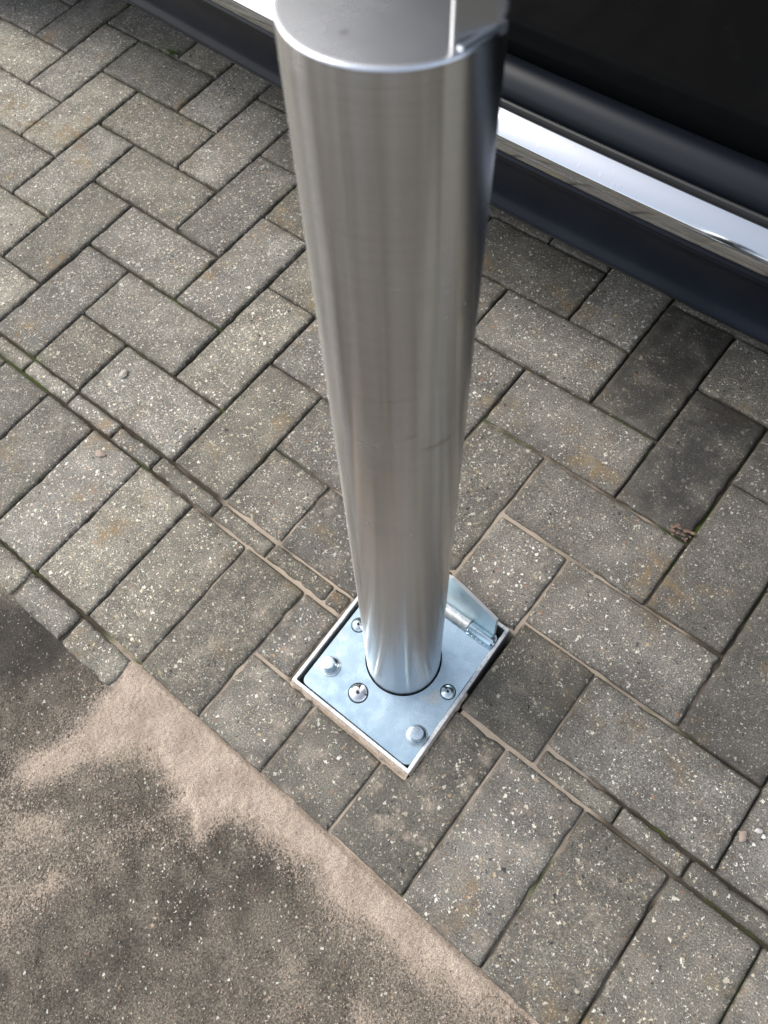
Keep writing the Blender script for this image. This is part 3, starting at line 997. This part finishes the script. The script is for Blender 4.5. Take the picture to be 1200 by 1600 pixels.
S0, S1 = -.98, 1.22
for side in (1, -1):
    sweep('sill_cladding', [(.80, .175), (.715, .182), (.690, .193), (.6775, .2005), (.6705, .2075), (.6680, .2130), (.6695, .2175), (.6735, .2225), (.6765, .2330), (.6775, .2500), (.6735, .2680), (.6695, .2800), (.6672, .2845), (.6668, .2885), (.6690, .2915), (.700, .293), (.80, .293)], S0, S1, M['plastic'], closed=True, side=side)
    sweep('sill_trim', [(.700, .2950), (.6680, .2952), (.6645, .2965), (.6625, .3000), (.6612, .3080), (.6604, .3165), (.6608, .3190), (.6622, .3208), (.6800, .3335), (.6815, .3338), (.6828, .3325), (.686, .325), (.700, .322)], S0, S1, M['chrome'], closed=True, side=side, angle=30)
    sweep('sill_seal', [(.6865, .296), (.6862, .3330), (.6872, .3362), (.6890, .3372), (.6915, .3362), (.6925, .3325), (.6925, .296)], S0, S1, M['rubber'], closed=True, side=side)
    sweep('rocker_panel', [(.6945, .296), (.6950, .332), (.6965, .3420), (.7005, .3500), (.7065, .3560), (.7140, .3595), (.7215, .3600), (.7280, .3570), (.7300, .3500), (.731, .296)], S0, S1, M['satin'], closed=True, side=side)

bm = bmesh.new()
box_bm(bm, -.1125, -.1035, .688, .704, .253, .260, .0015)
setloc(bm_obj('drain_hole', bm, M['dark'], car), CLOC)
DOOR = [(.7385, .335), (.7362, .356), (.7345, .368), (.7325, .388), (.7290, .43), (.7240, .52), (.7200, .62), (.7190, .72), (.7230, .84), (.7320, .93), (.7450, .985), (.7600, 1.005)]
WIN = [(.7590, 1.005), (.7750, 1.12), (.8050, 1.28), (.8480, 1.43), (.8800, 1.50)]
for side in (1, -1):
    for (a, b) in ((-.78, .747), (.753, 1.30)):
        d = sweep('door', [(v, z) for v, z in DOOR], a, b, M['paint'], n=40, side=side)
        w = sweep('window', WIN, a + .05, b - .04, M['glass'], parent=car, n=20, side=side)
        bm = bmesh.new()
        box_bm(bm, b - .26, b - .06, .690 + bow(b - .2), .714 + bow(b - .2), .865, .895, .008)
        if side < 0:
            bmesh.ops.transform(bm, matrix=Matrix.Translation((0, 2 * CARC, 0)) @ Matrix.Diagonal((1, -1, 1, 1)), verts=bm.verts)
        h_ = bm_obj('handle', bm, M['paint'], d)
        h_.matrix_parent_inverse = d.matrix_world.inverted() @ Matrix.Identity(4)
        h_.matrix_parent_inverse = Matrix.Identity(4)
# body shell: loft of cross-sections with wheel openings
WH = [(-1.30, .33), (1.62, .33)]
us = [-2.25 + 4.75 * k / 95 for k in range(96)]
def section(u):
    b = bow(u)
    # roof / bonnet line
    if u < -1.05: top = .98 - .10 * ((-1.05 - u) / 1.2) ** 2
    elif u < -.15: top = .98 + .58 * sin((u + 1.05) / .9 * pi / 2)
    elif u < 1.9: top = 1.56 - .04 * ((u + .15) / 2.05) ** 2
    else: top = 1.52 - .35 * ((u - 1.9) / .6) ** 2
    pts = [(.76, .20), (.748, .30), (.742, .40), (.735, .55), (.731, .70), (.736, .84), (.748, .94)]
    pts = [(v + b + .008, z) for v, z in pts]
    vr = .748 + b + .008
    hgt = top - .94
    for t in (.15, .4, .65, .85, .95, 1.0):
        pts.append((vr + .02 + .16 * t ** 1.8 + (.10 if t == 1.0 else 0) + (.02 if t == .95 else 0), .94 + hgt * t))
    pts.append((CARC, .94 + hgt + .03))
    return pts
for_faces = bmesh.new()
rows = []
for u in us:
    s_ = section(u)
    full = s_ + [(2 * CARC - v, z) for v, z in reversed(s_[:-1])]
    rows.append([for_faces.verts.new((u, v, z)) for v, z in full])
m_ = len(rows[0])
for a, b in zip(rows[:-1], rows[1:]):
    for k in range(m_ - 1):
        c = (a[k].co + b[k + 1].co) / 2
        if any(math.hypot(c.x - wx, c.z - wz) < .40 for wx, wz in WH) and c.z < .75 and (k < 6 or k > m_ - 8):
            continue
        for_faces.faces.new((a[k], a[k + 1], b[k + 1], b[k]))
for_faces.faces.new(rows[0]); for_faces.faces.new(list(reversed(rows[-1])))
setloc(bm_obj('body', for_faces, M['paint'], car, True, 35), CLOC)
bm = bmesh.new()
box_bm(bm, -2.1, 2.35, .95, 2.37, .19, .45, .02)
setloc(bm_obj('underbody', bm, M['dark'], car), CLOC)
for wx, wz in WH:
    for side in (1, -1):
        yy = .80 if side > 0 else 2 * CARC - .80
        mt = Matrix.Translation((wx, yy, wz)) @ Matrix.Rotation(pi / 2 if side > 0 else -pi / 2, 4, 'X')
        ty = lathe('wheel', [(.215, -.10), (.29, -.105), (.322, -.09), (.33, -.05), (.33, .05), (.322, .09), (.29, .105), (.235, .10), (.225, .08), (.215, .02)], 48, M['rubber'], car, mt)
        setloc(ty, CLOC)
        bm = bmesh.new()
        for k in range(5):
            r_ = Matrix.Rotation(2 * pi * k / 5, 4, 'Z')
            box_bm(bm, .03, .222, -.026, .026, .055, .08, .006, r_)
        bmesh.ops.create_cone(bm, cap_ends=True, segments=24, radius1=.06, radius2=.05, depth=.05, matrix=Matrix.Translation((0, 0, .065)))
        bm.transform(mt)
        rm = bm_obj('rim', bm, M['rim'], ty)
        rm.matrix_parent_inverse = Matrix.Identity(4)
for side in (1, -1):
    for nm, u, mt_ in (('headlight', -2.16, M['clear']), ('tail_light', 2.44, M['lamp'])):
        bm = bmesh.new()
        v = .93 + (.10 if u < 0 else .06)
        box_bm(bm, u - .10, u + .06, v, v + .28, .66, .80, .03)
        if side < 0:
            bmesh.ops.transform(bm, matrix=Matrix.Translation((0, 2 * CARC, 0)) @ Matrix.Diagonal((1, -1, 1, 1)), verts=bm.verts)
        setloc(bm_obj(nm, bm, mt_, car, True), CLOC)

# ------------------------------------------------------------------ small loose things
def pebble(x, y, s, mat, label, seed, z=0.0, flat=.5):
    bm = bmesh.new()
    bmesh.ops.create_icosphere(bm, subdivisions=2, radius=1.0)
    for v in bm.verts:
        d = v.co.copy()
        v.co = d * (1 + .38 * noise.noise(d * 1.3 + Vector((seed, 0, 0))))
        v.co = Vector((v.co.x * s * 1.25, v.co.y * s * .85, v.co.z * s * flat))
    o = bm_obj('pebble', bm, mat, None)
    o.location = (x, y, z + s * flat * .8)
    o.rotation_euler = (0, 0, seed * 1.7)
    return tag(o, label, 'pebble', 'loose pebbles on the paving')
pebble(-.135, .286, .0062, M['stone_a'], 'flat pale grey pebble on the herringbone left of the bollard', 1.0, 0, .35)
pebble(-.061, .173, .0064, M['stone_b'], 'flat pinkish brown pebble on an edging brick', 2.0, 0, .35)
pebble(.858, .273, .0050, M['stone_b'], 'pinkish angular pebble lying in a joint', 3.0, 0, .55)
pebble(.868, .288, .0032, M['stone_c'], 'small white pebble beside the pinkish pebble in a joint', 4.0, 0, .6)

# withered leaf scraps in a joint
bm = bmesh.new()
rl = random.Random(5)
for k in range(22):
    x, y = .634 + rl.uniform(-.012, .012), .538 + rl.uniform(-.009, .009)
    a, s = rl.uniform(0, 6.28), rl.uniform(.0016, .0042)
    tp = [Vector((cos(a + t) * s * (1 if t % 2 else .7), sin(a + t) * s * .6, rl.uniform(.0008, .0038))) for t in (0, 1.2, 2.2, 3.3, 4.4, 5.4)]
    f = bm.faces.new([bm.verts.new((x + p.x, y + p.y, p.z + .0008)) for p in tp])
o = bm_obj('dead_leaf', bm, M['leaf'])
tag(o, 'crumpled scraps of brown leaf at a joint beside the oily dark bricks', 'leaf')

# tuft of grass by the car
def tuft(x, y, n, hgt, label, seed):
    r = random.Random(seed)
    bm = bmesh.new()
    for k in range(n):
        a, l = r.uniform(0, 6.28), hgt * r.uniform(.5, 1.2)
        bx, by = x + r.uniform(-.012, .012), y + r.uniform(-.003, .003)
        d = Vector((cos(a), sin(a), 0)); s = Vector((-d.y, d.x, 0)) * r.uniform(.0006, .0011)
        p0 = Vector((bx, by, -.004)); pm = p0 + d * l * .45 + Vector((0, 0, l * .35 + .003)); p1 = p0 + d * l + Vector((0, 0, l * .25 + .002))
        v = [bm.verts.new(q) for q in (p0 - s, p0 + s, pm + s * .8, pm - s * .8)]
        t = bm.verts.new(p1)
        bm.faces.new(v); bm.faces.new((v[3], v[2], t))
    o = bm_obj('grass_tuft', bm, M['grass'])
    return tag(o, label, 'grass tuft')
tuft(-.604, .847, 34, .017, 'small green grass tuft growing in a joint beneath the car sill', 1)
